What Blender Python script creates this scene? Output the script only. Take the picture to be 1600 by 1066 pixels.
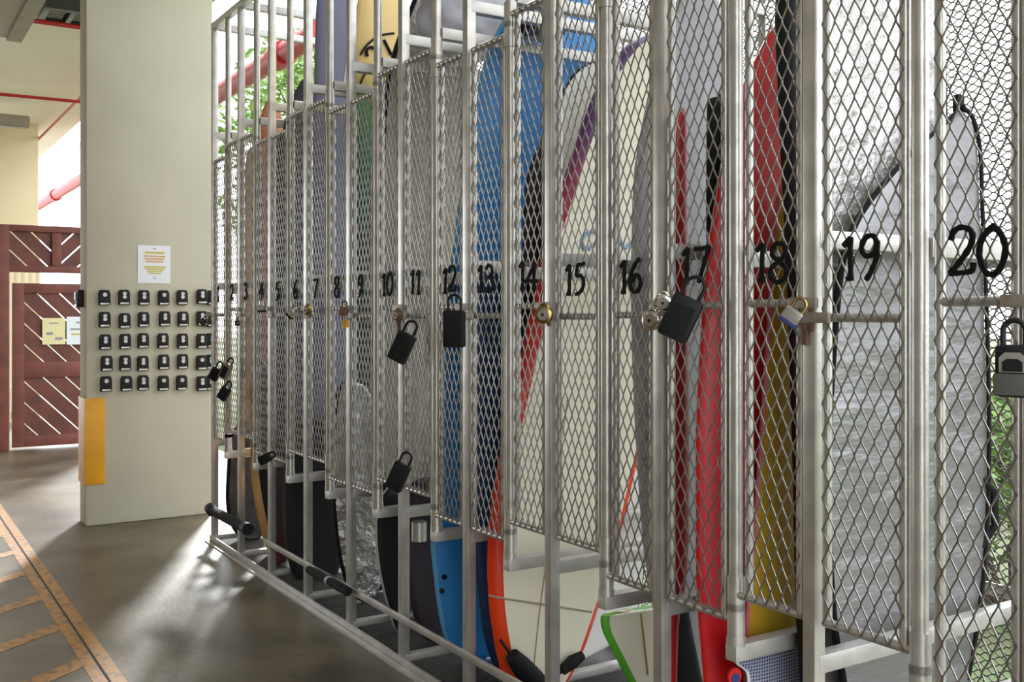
import bpy, bmesh, math, random
import numpy as np
from mathutils import Vector, Matrix, noise as mnoise
random.seed(7)
for o in list(bpy.data.objects): bpy.data.objects.remove(o)
scene = bpy.context.scene
COL = scene.collection

# ------------------------------------------------------------------ camera
F, HOR = 1600.0, 490.0                       # focal length and horizon row, 1600x1066 frame
PITCH = 0.5593                               # spacing of the square posts of the rack
TH = math.atan(1012.0 / F); CS, SN = math.cos(TH), math.sin(TH)
CAM = Vector((12.059 * PITCH, -1.950, 1.50))
FW = Vector((-CS, SN, 0)); RT = Vector((SN, CS, 0))
cam = bpy.data.objects.new('camera', bpy.data.cameras.new('camera')); COL.objects.link(cam)
cam.data.sensor_width = 36.0; cam.data.lens = 36.0 * F / 1600.0
cam.data.shift_y = -(533.0 - HOR) / 1600.0
cam.location = CAM
cam.rotation_euler = Matrix((RT, Vector((0, 0, 1)), -FW)).transposed().to_euler()
cam.data.clip_start = 0.05; cam.data.clip_end = 300
scene.camera = cam
scene.view_settings.view_transform = 'Standard'; scene.view_settings.look = 'None'
scene.view_settings.gamma = 1.0; scene.view_settings.use_curve_mapping = False
scene.view_settings.exposure = 0.3

# ------------------------------------------------------------------ daylight
w = bpy.data.worlds.new('sky'); scene.world = w; w.use_nodes = True
bg = w.node_tree.nodes['Background']; bg.inputs[0].default_value = (0.90, 0.95, 1.0, 1); bg.inputs[1].default_value = 3.4
sl = bpy.data.lights.new('sun', 'SUN'); sl.energy = 6.5; sl.angle = math.radians(5); sl.color = (0.96, 0.98, 1.0)
so = bpy.data.objects.new('sun', sl); COL.objects.link(so)
so.rotation_euler = Vector((0.91, -0.41, -0.70)).to_track_quat('-Z', 'Y').to_euler()

# ------------------------------------------------------------------ pixel helpers (direction only; the plane gives the distance)
def ray(u, v): return FW + RT * ((u - 800.0) / F) + Vector((0, 0, (HOR - v) / F))
def on_x(u, v, X): d = ray(u, v); return CAM + d * ((X - CAM.x) / d.x)
def on_y(u, v, Y): d = ray(u, v); return CAM + d * ((Y - CAM.y) / d.y)
def on_z(u, v, Z): d = ray(u, v); return CAM + d * ((Z - CAM.z) / d.z)

# ------------------------------------------------------------------ materials
def mat(name, col, rough=.5, metal=0., var=.0, vscale=6., bump=0., bscale=40., col2=None, detail=4., spec=.5, trans=0., lo=.35, hi=.65, stretch=(1, 1, 1)):
    m = bpy.data.materials.new(name); m.use_nodes = True
    nt = m.node_tree; b = nt.nodes['Principled BSDF']
    b.inputs['Base Color'].default_value = (*col, 1); b.inputs['Roughness'].default_value = rough
    b.inputs['Metallic'].default_value = metal; b.inputs['Specular IOR Level'].default_value = spec
    b.inputs['Transmission Weight'].default_value = trans
    tc = None
    if var or bump or col2:
        tc = nt.nodes.new('ShaderNodeTexCoord'); mp = nt.nodes.new('ShaderNodeMapping')
        mp.inputs['Scale'].default_value = stretch; nt.links.new(tc.outputs['Object'], mp.inputs[0])
    if var or col2:
        n = nt.nodes.new('ShaderNodeTexNoise'); n.inputs['Scale'].default_value = vscale; n.inputs['Detail'].default_value = detail
        nt.links.new(mp.outputs[0], n.inputs['Vector'])
        r = nt.nodes.new('ShaderNodeValToRGB'); nt.links.new(n.outputs['Fac'], r.inputs[0])
        c2 = col2 if col2 else tuple(c * (1 - var) for c in col)
        r.color_ramp.elements[0].position = lo; r.color_ramp.elements[1].position = hi
        r.color_ramp.elements[0].color = (*c2, 1); r.color_ramp.elements[1].color = (*col, 1)
        nt.links.new(r.outputs[0], b.inputs['Base Color'])
    if bump:
        n2 = nt.nodes.new('ShaderNodeTexNoise'); n2.inputs['Scale'].default_value = bscale; n2.inputs['Detail'].default_value = 5
        nt.links.new(mp.outputs[0], n2.inputs['Vector'])
        bp = nt.nodes.new('ShaderNodeBump'); bp.inputs['Strength'].default_value = bump; bp.inputs['Distance'].default_value = .02
        nt.links.new(n2.outputs['Fac'], bp.inputs['Height']); nt.links.new(bp.outputs[0], b.inputs['Normal'])
    return m

def ramp_mat(name, axis, stops, rough=.35, wob=.0, shear=.0):
    """printed colours of a board running along one object axis (metres, object space)"""
    m = bpy.data.materials.new(name); m.use_nodes = True; nt = m.node_tree; b = nt.nodes['Principled BSDF']
    b.inputs['Roughness'].default_value = rough
    tc = nt.nodes.new('ShaderNodeTexCoord'); sp = nt.nodes.new('ShaderNodeSeparateXYZ'); nt.links.new(tc.outputs['Object'], sp.inputs[0])
    lo, hi = stops[0][0], stops[-1][0]
    mr = nt.nodes.new('ShaderNodeMapRange'); mr.inputs[1].default_value = lo; mr.inputs[2].default_value = hi
    src = sp.outputs[axis]
    if shear:
        sh_ = nt.nodes.new('ShaderNodeMath'); sh_.operation = 'MULTIPLY_ADD'; sh_.inputs[1].default_value = shear
        nt.links.new(sp.outputs[2], sh_.inputs[0]); nt.links.new(src, sh_.inputs[2]); src = sh_.outputs[0]
    if wob:
        n = nt.nodes.new('ShaderNodeTexNoise'); n.inputs['Scale'].default_value = 5; nt.links.new(tc.outputs['Object'], n.inputs['Vector'])
        ma = nt.nodes.new('ShaderNodeMath'); ma.operation = 'MULTIPLY_ADD'; ma.inputs[1].default_value = wob
        nt.links.new(n.outputs['Fac'], ma.inputs[0]); nt.links.new(src, ma.inputs[2]); src = ma.outputs[0]
    nt.links.new(src, mr.inputs[0])
    r = nt.nodes.new('ShaderNodeValToRGB'); nt.links.new(mr.outputs[0], r.inputs[0])
    while len(r.color_ramp.elements) < len(stops): r.color_ramp.elements.new(.5)
    for e, (p, c) in zip(r.color_ramp.elements, stops):
        e.position = (p - lo) / (hi - lo)
    for e, (p, c) in zip(r.color_ramp.elements, stops): e.color = (*c, 1)
    nt.links.new(r.outputs[0], b.inputs['Base Color'])
    return m

def emit(name, col, s):
    m = bpy.data.materials.new(name); m.use_nodes = True; b = m.node_tree.nodes['Principled BSDF']
    b.inputs['Base Color'].default_value = (*col, 1); b.inputs['Emission Color'].default_value = (*col, 1); b.inputs['Emission Strength'].default_value = s
    return m

def foil_mat(name, col, rough, strength, scale, metal=.85):
    m = mat(name, col, rough, metal, var=.25, vscale=9, bump=strength, bscale=scale)
    nt = m.node_tree; b = nt.nodes['Principled BSDF']
    tc = nt.nodes.new('ShaderNodeTexCoord'); v = nt.nodes.new('ShaderNodeTexVoronoi'); v.inputs['Scale'].default_value = scale * .45
    v.feature = 'F1'; nt.links.new(tc.outputs['Object'], v.inputs['Vector'])
    bp = nt.nodes.new('ShaderNodeBump'); bp.inputs['Strength'].default_value = strength * .7; bp.inputs['Distance'].default_value = .02
    old = b.inputs['Normal'].links[0].from_node
    nt.links.new(v.outputs['Distance'], bp.inputs['Height']); nt.links.new(old.outputs[0], bp.inputs['Normal']); nt.links.new(bp.outputs[0], b.inputs['Normal'])
    return m

M = {}
M['galv'] = mat('galvanised', (.55, .525, .49), .33, .62, var=.22, vscale=14, bump=.05, bscale=120)
M['galv_bar'] = mat('galvanised_bar', (.58, .56, .53), .40, .55, var=.25, vscale=11, bump=.05, bscale=90)
M['mesh'] = mat('expanded_metal', (.27, .248, .222), .36, .72, var=.3, vscale=18)
M['rear_mesh'] = mat('rear_expanded_metal', (.30, .28, .26), .5, .4, var=.3, vscale=18)
M['latch'] = mat('latch_steel', (.36, .33, .29), .5, .5, col2=(.25, .19, .14), vscale=25)
M['rust'] = mat('rusty_steel', (.22, .12, .07), .75, .3, col2=(.12, .07, .05), vscale=40, bump=.1)
M['black'] = mat('black_plastic', (.007, .007, .008), .55, spec=.3, bump=.02)
M['number'] = mat('black_number', (.003, .003, .003), .8, spec=.2)
M['rubber'] = mat('black_rubber', (.007, .007, .008), .8, spec=.3, bump=.2, bscale=60)
M['mat'] = mat('rubber_mat', (.012, .012, .012), .85, bump=.35, bscale=70, col2=(.045, .04, .035), vscale=5)
M['chrome'] = mat('chrome', (.75, .72, .68), .15, 1., var=.2, vscale=30)
M['brass'] = mat('brass', (.45, .33, .14), .3, 1., var=.4, vscale=40)
M['silver'] = mat('silver_metal', (.62, .61, .58), .35, .8, var=.15, vscale=40)
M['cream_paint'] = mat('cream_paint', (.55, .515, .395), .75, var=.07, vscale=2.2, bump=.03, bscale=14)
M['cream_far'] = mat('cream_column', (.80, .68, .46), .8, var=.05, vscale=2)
M['ceil'] = mat('ceiling_paint', (.92, .86, .80), .85, var=.05, vscale=1.2)
M['orange'] = mat('orange_guard', (.78, .36, .008), .45, var=.12, vscale=7)
M['paper'] = mat('paper', (.80, .81, .86), .5)
M['yellow_paper'] = mat('yellow_paper', (.78, .70, .38), .6)
M['ink_yellow'] = mat('yellow_print', (.62, .52, .14), .7)
M['ink_orange'] = mat('orange_print', (.68, .42, .20), .7)
M['ink_grey'] = mat('grey_print', (.30, .31, .33), .7)
M['wood'] = mat('brown_gate_wood', (.20, .055, .036), .6, var=.35, vscale=5, bump=.1, bscale=30)
M['wood_dark'] = mat('dark_gate_wood', (.165, .045, .030), .6, var=.35, vscale=5)
M['red_pipe'] = mat('red_pipe', (.50, .018, .02), .45, var=.1)
M['grey_paint'] = mat('grey_duct', (.33, .29, .23), .6, var=.1)
M['fixture'] = mat('dark_fixture', (.04, .045, .045), .4)
M['diffuser'] = mat('louvre_plastic', (.45, .46, .47), .4)
M['white_paint'] = mat('white_paint', (.80, .81, .82), .6)
M['tube'] = emit('fill_lamp_tube', (1.0, .90, .74), 7.0)  # glow of the added fill lights
# concrete floor with stains
def floor_mat():
    m = mat('concrete', (.155, .122, .074), .38, col2=(.068, .052, .030), vscale=1.7, detail=10, lo=.36, hi=.64, bump=.06, bscale=30)
    nt = m.node_tree; b = nt.nodes['Principled BSDF']; tc = nt.nodes.new('ShaderNodeTexCoord')
    n = nt.nodes.new('ShaderNodeTexNoise'); n.inputs['Scale'].default_value = 11; n.inputs['Detail'].default_value = 5; n.inputs['Distortion'].default_value = 1.2
    nt.links.new(tc.outputs['Object'], n.inputs['Vector'])
    r = nt.nodes.new('ShaderNodeValToRGB'); r.color_ramp.elements[0].position = .66; r.color_ramp.elements[1].position = .73
    r.color_ramp.elements[0].color = (1, 1, 1, 1); r.color_ramp.elements[1].color = (.35, .33, .3, 1)
    nt.links.new(n.outputs['Fac'], r.inputs[0])
    mx = nt.nodes.new('ShaderNodeMix'); mx.data_type = 'RGBA'; mx.blend_type = 'MULTIPLY'; mx.inputs['Factor'].default_value = .8
    old = b.inputs['Base Color'].links[0].from_socket
    nt.links.new(old, mx.inputs[6]); nt.links.new(r.outputs[0], mx.inputs[7]); nt.links.new(mx.outputs[2], b.inputs['Base Color'])
    return m
M['floor'] = floor_mat()
M['line'] = mat('worn_yellow_paint', (.42, .19, .032), .5, col2=(.17, .10, .045), vscale=22, detail=8, lo=.36, hi=.52)
M['crack'] = mat('floor_joint', (.05, .045, .04), .9)

# ------------------------------------------------------------------ mesh helpers
ORG = {}
def smooth(me, ang=40):
    me.polygons.foreach_set('use_smooth', [True] * len(me.polygons))
    try: me.set_sharp_from_angle(angle=math.radians(ang))
    except Exception: pass
class MB:
    def __init__(s): s.v = []; s.f = []
    def add(s, vs, fs): n = len(s.v); s.v += [tuple(p) for p in vs]; s.f += [tuple(n + i for i in f) for f in fs]; return s
    def box(s, a, b, bev=0.):
        x0, y0, z0 = a; x1, y1, z1 = b
        if not bev:
            return s.add([(x0,y0,z0),(x1,y0,z0),(x1,y1,z0),(x0,y1,z0),(x0,y0,z1),(x1,y0,z1),(x1,y1,z1),(x0,y1,z1)],
                         [(0,3,2,1),(4,5,6,7),(0,1,5,4),(1,2,6,5),(2,3,7,6),(3,0,4,7)])
        bm = bmesh.new(); bmesh.ops.create_cube(bm, size=1)
        for q in bm.verts: q.co = ((x0+x1)/2+q.co.x*(x1-x0), (y0+y1)/2+q.co.y*(y1-y0), (z0+z1)/2+q.co.z*(z1-z0))
        bmesh.ops.bevel(bm, geom=bm.edges[:], offset=bev, segments=2, affect='EDGES', profile=.6)
        bm.verts.index_update(); s.add([q.co[:] for q in bm.verts], [[q.index for q in f.verts] for f in bm.faces]); bm.free(); return s
    def tube(s, pts, r, n=10, cap=True, closed=False):
        pts = [Vector(p) for p in pts]; m = len(pts); rs = r if isinstance(r, (list, tuple)) else [r] * m
        vs = []; ref = None
        for i, p in enumerate(pts):
            a = pts[(i-1) % m] if (closed or i) else p; b = pts[(i+1) % m] if (closed or i < m-1) else p
            t = (b - a).normalized()
            if ref is None: ref = Vector((0,0,1)) if abs(t.z) < .9 else Vector((1,0,0))
            u = ref - t * ref.dot(t)
            if u.length < 1e-5: u = Vector((0,1,0)) - t * t.y
            u.normalize(); ref = u; w_ = t.cross(u)
            for j in range(n): an = 2*math.pi*j/n; vs.append(p + (u*math.cos(an) + w_*math.sin(an)) * rs[i])
        fs = []
        for i in range(m if closed else m-1):
            for j in range(n):
                k = ((i+1) % m)*n; fs.append((i*n+j, i*n+(j+1) % n, k+(j+1) % n, k+j))
        if cap and not closed: fs.append(tuple(range(n-1,-1,-1))); fs.append(tuple((m-1)*n+j for j in range(n)))
        return s.add(vs, fs)
    def prism(s, poly, d):                       # planar polygon (3-D points) extruded by vector d
        n = len(poly); d = Vector(d); vs = [Vector(p) for p in poly] + [Vector(p) + d for p in poly]
        return s.add(vs, [tuple(range(n-1,-1,-1)), tuple(range(n, 2*n))] + [(i, (i+1) % n, n+(i+1) % n, n+i) for i in range(n)])
    def mesh(s, name, m, sm=True, ang=40):
        me = bpy.data.meshes.new(name); me.from_pydata(s.v, [], s.f)
        bm = bmesh.new(); bm.from_mesh(me); bmesh.ops.recalc_face_normals(bm, faces=bm.faces[:]); bm.to_mesh(me); bm.free()
        if m is not None: me.materials.append(m)
        if sm: smooth(me, ang)
        me.update(); return me
    def build(s, name, m, parent=None, sm=True, ang=40):
        if parent is not None:
            o_ = ORG.get(parent.name, Vector((0,0,0))); s.v = [tuple(Vector(p) - o_) for p in s.v]
        ob = bpy.data.objects.new(name, s.mesh(name, m, sm, ang)); COL.objects.link(ob)
        if parent is not None: ob.parent = parent; ORG[ob.name] = ORG.get(parent.name, Vector((0,0,0)))
        return ob
def link(name, me, parent=None, loc=(0,0,0), rot=None, scale=None):
    ob = bpy.data.objects.new(name, me); COL.objects.link(ob)
    ob.location = Vector(loc) - (ORG.get(parent.name, Vector((0,0,0))) if parent is not None else Vector((0,0,0)))
    if rot: ob.rotation_euler = rot
    if scale: ob.scale = scale
    if parent is not None: ob.parent = parent
    ORG[ob.name] = Vector(loc)
    return ob
def tag(o, label=None, cat=None, group=None, kind=None):
    if label: o['label'] = label
    if cat: o['category'] = cat
    if group: o['group'] = group
    if kind: o['kind'] = kind
    return o
def thing(name, label, cat, loc=(0,0,0), group=None, rot=None):
    e = bpy.data.objects.new(name, None); COL.objects.link(e); e.location = loc; e.empty_display_size = .1
    if rot: e.rotation_euler = rot
    ORG[e.name] = Vector(loc); tag(e, label, cat, group); return e
def struct(mb, name, m, **k): return tag(mb.build(name, m, **k), kind='structure')
def catmull(pts, n=8):
    P = [np.array(p, float) for p in pts]; P = [2*P[0]-P[1]] + P + [2*P[-1]-P[-2]]; out = []
    for i in range(1, len(P)-2):
        a, b, c, d = P[i-1:i+3]
        for k in range(n):
            t = k/n; out.append(.5*((2*b)+(-a+c)*t+(2*a-5*b+4*c-d)*t*t+(-a+3*b-3*c+d)*t**3))
    out.append(P[-2]); return out

# ================================================================== SETTING
CEIL = 4.4
struct(MB().box((-14, -12, -.2), (8.6, 1.35, 0)), 'floor', M['floor'], sm=False)
struct(MB().box((-14, -12, CEIL), (8.6, .8, CEIL+.25)), 'ceiling', M['ceil'], sm=False)
# pier that carries the key boxes
PX0, PX1, PY0, PY1 = -1.20, -.95, -.63, .26
pier = struct(MB().box((PX0, PY0, 0), (PX1, PY1, CEIL), .012), 'wall_pier', M['cream_paint'])
# column beyond the gate
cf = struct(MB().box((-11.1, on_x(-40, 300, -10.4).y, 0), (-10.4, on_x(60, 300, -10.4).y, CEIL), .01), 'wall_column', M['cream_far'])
struct(MB().box((-14, -12.2, 0), (8.6, -12, CEIL)), 'wall_left', M['cream_paint'], sm=False)

struct(MB().box((8.6, -12, 0), (8.8, -3.2, CEIL)), 'wall_light_block', M['cream_paint'], sm=False)  # unseen wall added to keep daylight off the rack's front faces
# floor joint and painted lines
struct(MB().box((-9, -1.108, .0), (7.5, -1.100, .0028)), 'trim_1', M['crack'], sm=False)
def strip(name, poly, label):
    o = MB().prism([(x, y, .0006) for x, y in poly], (0,0,.0012)).build(name, M['line'], sm=False)
    return tag(o, label, 'floor marking', 'yellow floor markings')
strip('painted_line', [(-9,-1.104),(7.5,-1.104),(7.5,-1.045),(-9,-1.045)], 'long worn yellow line along the floor joint, on the locker side')
strip('painted_line', [(-9,-1.165),(7.5,-1.165),(7.5,-1.112),(-9,-1.112)], 'long worn yellow line along the floor joint, on the hatched side')
for i in range(-6, 7):
    x = .83 + .60*i
    dx, dy = .74, -1.0
    strip('painted_stripe', [(x-.045, -1.166), (x+.075, -1.166), (x+.075+dx*1.1, -1.166+dy*1.1), (x-.045+dx*1.1, -1.166+dy*1.1)],
          'worn yellow diagonal hatch stripe on the concrete floor')

# ================================================================== KEY BOXES ON THE PIER
def keybox_meshes():
    b = MB(); b.box((0, -.040, -.052), (.032, .040, .044), .010); b.box((.0, -.036, .03), (.028, .036, .058), .012)
    body = b.mesh('body', M['black'])
    d = MB()
    for z in (.030, .006): d.tube([(.031, 0, z), (.037, 0, z)], .0135, 12)
    dots = d.mesh('button', M['silver'])
    d1 = MB().tube([(.031, 0, .024), (.037, 0, .024)], .0145, 12).mesh('button', M['silver'])
    st = MB().box((.030, -.030, -.047), (.036, .030, -.034), .002).mesh('slider', M['silver'])
    return body, dots, d1, st
kb_body, kb_dots, kb_dot1, kb_st = keybox_meshes()
cols = [163, 193, 224, 256, 285, 316, 331]; rows = [467, 501, 535, 568, 600]
single = {(0,0), (0,3), (4,1), (4,0), (4,3), (4,4), (3,5)}
for ri, v in enumerate(rows):
    for ci, u in enumerate(cols):
        p = on_x(u + random.uniform(-1.2, 1.2) + (ri*.8 if ci < 2 else -ri*.5), v + random.uniform(-1.5, 1.5) - ci*.3, PX1)
        one = (ri, ci) in single
        t = thing('key_box', 'small black key lock box with %s on the cream pier' % ('one round silver button' if one else 'two round silver buttons'), 'key box', (PX1-.001, p.y, p.z), 'key lock boxes on the pier')
        link('body', kb_body, t, (PX1-.001, p.y, p.z)); link('button', kb_dot1 if one else kb_dots, t, (PX1-.001, p.y, p.z)); link('slider', kb_st, t, (PX1-.001, p.y, p.z))
p = on_x(136, 467, PX1)
t = thing('key_box', 'black key lock box on the narrow side of the pier facing the gate', 'key box', (-1.08, PY0+.001, p.z), rot=(0,0,-math.pi/2))
for n_, me in (('body', kb_body), ('button', kb_dots), ('slider', kb_st)):
    o = bpy.data.objects.new(n_, me); COL.objects.link(o); o.parent = t
t.scale = (1.5, 1.1, 1.15)

# notice on the pier
a = on_x(215, 383, PX1); b = on_x(266, 443, PX1)
t = thing('notice_sheet', 'white notice with yellow and orange print taped above the key boxes', 'notice', (PX1, (a.y+b.y)/2, b.z))
MB().box((PX1, a.y, b.z), (PX1+.003, b.y, a.z)).build('sheet', M['paper'], t, sm=False)
W_, H_ = b.y-a.y, a.z-b.z
def ink(n_, m, y0, y1, z0, z1): MB().box((PX1+.003, a.y+W_*y0, b.z+H_*z0), (PX1+.0042, a.y+W_*y1, b.z+H_*z1)).build(n_, m, t, sm=False)
ink('print', M['ink_yellow'], .22, .82, .78, .84)
for k_ in range(3): ink('print', M['ink_orange'], .18+.03*k_, .84-.03*k_, .69-.07*k_, .735-.07*k_)
for k_ in range(4): ink('print', M['ink_yellow'], .18+.05*k_, .86-.05*k_, .41-.055*k_, .45-.055*k_)
ink('print', M['ink_grey'], .46, .56, .90, .93); ink('print', M['ink_grey'], .46, .56, .12, .14)
# corner guard
z1 = on_x(150, 622, PX1).z; z0 = on_x(150, 757, PX1).z; ye = on_x(164, 690, PX1).y
g = thing('corner_guard', 'orange angle guard on the lower corner of the cream pier', 'corner guard', (PX1, PY0, z0))
MB().box((PX1+.0005, PY0-.012, z0), (PX1+.012, ye, z1), .003).build('front_plate', M['orange'], g)
MB().box((PX0+.01, PY0-.012, z0), (PX1, PY0-.0005, z1), .003).build('side_plate', M['orange'], g)

# ================================================================== GATE
GX = -5.70
def gy(u, v=480): return on_x(u, v, GX).y
def gz(v, u=60): return on_x(u, v, GX).z
gt = thing('wooden_gate', 'brown wooden gate with diagonal slotted boards beyond the cream pier', 'gate', (GX, -.2, 0))
def clip(poly, inside, inter):
    out = []
    for i in range(len(poly)):
        p_, q_ = poly[i], poly[(i+1) % len(poly)]
        if inside(p_): out.append(p_)
        if inside(p_) != inside(q_): out.append(inter(p_, q_))
    return out
def clip_rect(poly, y0, y1, z0, z1):
    for ax, lim, sg in ((0, y0, 1), (0, y1, -1), (1, z0, 1), (1, z1, -1)):
        if not poly: return []
        def ins(p_, ax=ax, lim=lim, sg=sg): return sg*(p_[ax]-lim) >= 0
        def itr(p_, q_, ax=ax, lim=lim):
            k_ = (lim-p_[ax])/(q_[ax]-p_[ax]); return (p_[0]+(q_[0]-p_[0])*k_, p_[1]+(q_[1]-p_[1])*k_)
        poly = clip(poly, ins, itr)
    return poly
def diag_boards(y0, y1, z0, z1, sgn, wid, gap, x, par, off=0.):
    L = 6; step = (wid+gap)*math.sqrt(2); c = y0 - L + off
    while c < y1 + L:
        ww = wid*math.sqrt(2)
        zc = (z0+z1)/2
        pl = [(c + sgn*(-L), zc+L), (c + ww + sgn*(-L), zc+L), (c + ww + sgn*L, zc-L), (c + sgn*L, zc-L)]
        pl = clip_rect(pl, y0, y1, z0, z1)
        if len(pl) >= 3:
            ar = abs(sum(pl[i][0]*pl[(i+1) % len(pl)][1]-pl[(i+1) % len(pl)][0]*pl[i][1] for i in range(len(pl))))/2
            if ar > .0006: MB().prism([(x, q[0], q[1]) for q in pl], (-.022, 0, 0)).build('board', M['wood_dark'], par, sm=False)
        c += step
gL, gR = gy(17), gy(17)+1.0
zt, z_fr, z_d1, z_d0 = gz(353), gz(426), gz(443), gz(697)
MB().box((GX-.05, gL-.16, 0), (GX+.05, gL-.02, zt), .006).build('gate_post', M['wood'], gt)
MB().box((GX-.05, gR+.02, 0), (GX+.05, gR+.16, zt), .006).build('gate_post', M['wood'], gt)
MB().box((GX-.05, gL-.02, zt-.07), (GX+.05, gR+.02, zt), .006).build('gate_head', M['wood'], gt)
MB().box((GX-.04, gL-.02, z_fr), (GX+.04, gR+.02, z_fr+.07), .006).build('gate_transom', M['wood'], gt)
ym = gy(88); MB().box((GX-.04, ym-.05, z_fr+.07), (GX+.04, ym+.05, zt-.07), .006).build('mullion', M['wood'], gt)
diag_boards(gL-.02, ym-.05, z_fr+.07, zt-.07, 1, .135, .014, GX+.005, gt, .10)
diag_boards(ym+.05, gR+.02, z_fr+.07, zt-.07, -1, .135, .014, GX+.005, gt, .05)
# swinging leaf
lf = MB(); 
for (y0_, y1_, z0_, z1_) in ((gL+.012, gL+.13, z_d0, z_d1), (gR-.13, gR-.012, z_d0, z_d1), (gL+.13, gR-.13, z_d1-.11, z_d1), (gL+.13, gR-.13, z_d0, z_d0+.12), (gL+.13, gR-.13, gz(590), gz(566))):
    lf.box((GX-.03, y0_, z0_), (GX+.03, y1_, z1_), .005)
leaf = lf.build('gate_leaf', M['wood'], gt)
diag_boards(gL+.13, gR-.13, gz(566), z_d1-.11, 1, .152, .012, GX+.008, leaf, .03)
diag_boards(gL+.13, gR-.13, z_d0+.12, gz(590), 1, .152, .012, GX+.008, leaf, .03)
def sign(u0, u1, v0, v1, m, label, lines):
    a_ = on_x(u0, v0, GX+.034); b_ = on_x(u1, v1, GX+.034)
    s_ = thing('gate_sign', label, 'sign', (GX+.032, (a_.y+b_.y)/2, b_.z))
    MB().box((GX+.031, a_.y, b_.z), (GX+.037, b_.y, a_.z)).build('sheet', m, s_, sm=False)
    w2, h2 = b_.y-a_.y, a_.z-b_.z
    for (y0_, y1_, z0_, z1_, mm) in lines:
        MB().box((GX+.037, a_.y+w2*y0_, b_.z+h2*z0_), (GX+.039, a_.y+w2*y1_, b_.z+h2*z1_)).build('print', mm, s_, sm=False)
sign(66, 102, 497, 538, M['yellow_paper'], 'yellow paper sign fixed to the brown gate leaf', [(.3,.7,.78,.82,M['ink_grey']), (.18,.46,.36,.46,M['ink_grey']), (.55,.88,.17,.27,M['ink_grey'])])
sign(104, 141, 495, 538, M['paper'], 'white paper sign fixed to the brown gate leaf', [(.4,.65,.76,.82,M['ink_grey']), (.15,.9,.52,.58,M['ink_grey']), (.2,.9,.34,.40,M['ink_yellow'])])

# picket fence behind the gate
pf = thing('picket_fence', 'low cream picket fence showing above the gate', 'fence', (-8.9, -1.0, 0))
fy_ = on_x(62, 345, -8.9).y
for i in range(16):
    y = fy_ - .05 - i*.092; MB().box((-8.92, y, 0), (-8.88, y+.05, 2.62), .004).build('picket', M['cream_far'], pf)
for z in (.4, 2.35): MB().box((-8.88, fy_-1.5, z), (-8.85, fy_, z+.08)).build('fence_rail', M['cream_far'], pf, sm=False)

# ================================================================== CEILING SERVICES
# red sprinkler pipes
def pipe(name, pts, r, label): return tag(MB().tube(pts, r, 12).build(name, M['red_pipe']), label, 'pipe')
rp = on_y(430, 92, 1.36)
big = thing('red_pipe', 'thick red pipe running along the outside edge behind the lockers', 'pipe', (-6, 1.36, rp.z))
MB().tube([(-30, 1.36, rp.z), (-1.55, 1.36, rp.z)], .098, 20).build('pipe_run', M['red_pipe'], big)
for xx in (-2.55, -6.5, -11, -16): MB().tube([(xx-.12, 1.36, rp.z), (xx+.12, 1.36, rp.z)], .125, 20).build('coupling', M['red_pipe'], big)
MB().tube([(-2.25, 1.36, rp.z+.05), (-2.25, 1.36, rp.z+.19)], .02, 10).build('nipple', M['red_pipe'], big)
for xx in (-2.0, -8.0, -13.0):
    MB().box((xx, 1.33, rp.z+.09), (xx+.05, 1.39, 4.58)).build('hanger', M['galv'], big, sm=False); MB().box((xx, .80, 4.50), (xx+.05, 1.39, 4.58)).build('bracket', M['galv'], big, sm=False)
a = on_z(0, 25, 4.05); b = on_z(60, 33, 4.05)
pipe('sprinkler_pipe', [(a.x, -4.5, 4.05), (a.x, .75, 4.05)], .022, 'thin red sprinkler pipe crossing under the dark light fixture')
a = on_z(0, 152, 4.15); b = on_z(128, 159, 4.15)
pipe('sprinkler_pipe', [(a.x, -5, 4.15), (b.x, .75, 4.15)], .020, 'thin red sprinkler pipe crossing the ceiling beyond the pier')
a = on_z(128, 150, 4.2); b = on_z(66, 214, 4.2)
pipe('sprinkler_pipe', [(a.x+1, a.y, 4.2), (b.x, a.y, 4.2), (b.x-3, a.y, 4.2)], .018, 'thin red sprinkler branch running away towards the far column')
# dark louvred fixture
fp = on_z(58, 33, 4.12); fq = on_z(135, 38, 4.12)
fx0 = fp.x; fy0 = fp.y
t = thing('louvre_light', 'dark ceiling light fixture with three louvred openings by the pier', 'light fixture', (fx0+.2, fy0+.6, 4.12))
fr = MB()
fr.box((fx0+.42, fy0, 4.12), (fx0+.50, fy0+1.2, 4.34)); fr.box((fx0, fy0, 4.12), (fx0+.05, fy0+1.2, 4.34))
fr.box((fx0+.05, fy0, 4.12), (fx0+.42, fy0+.05, 4.34)); fr.box((fx0+.05, fy0+1.15, 4.12), (fx0+.42, fy0+1.2, 4.34)); fr.box((fx0, fy0, 4.34), (fx0+.5, fy0+1.2, 4.396))
for k_ in (1, 2, 3): fr.box((fx0+.05, fy0+.22*k_, 4.12), (fx0+.42, fy0+.22*k_+.04, 4.3))
fr.build('housing', M['fixture'], t, sm=False)
for k_ in range(4):
    for j in range(4): MB().box((fx0+.07+.085*j, fy0+.06+.22*k_, 4.15), (fx0+.08+.085*j, fy0+.20+.22*k_, 4.24)).build('louvre', M['diffuser'], t, sm=False)
    MB().box((fx0+.05, fy0+.05+.22*k_, 4.26), (fx0+.42, fy0+.22+.22*k_, 4.27)).build('diffuser', M['diffuser'], t, sm=False)
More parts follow.
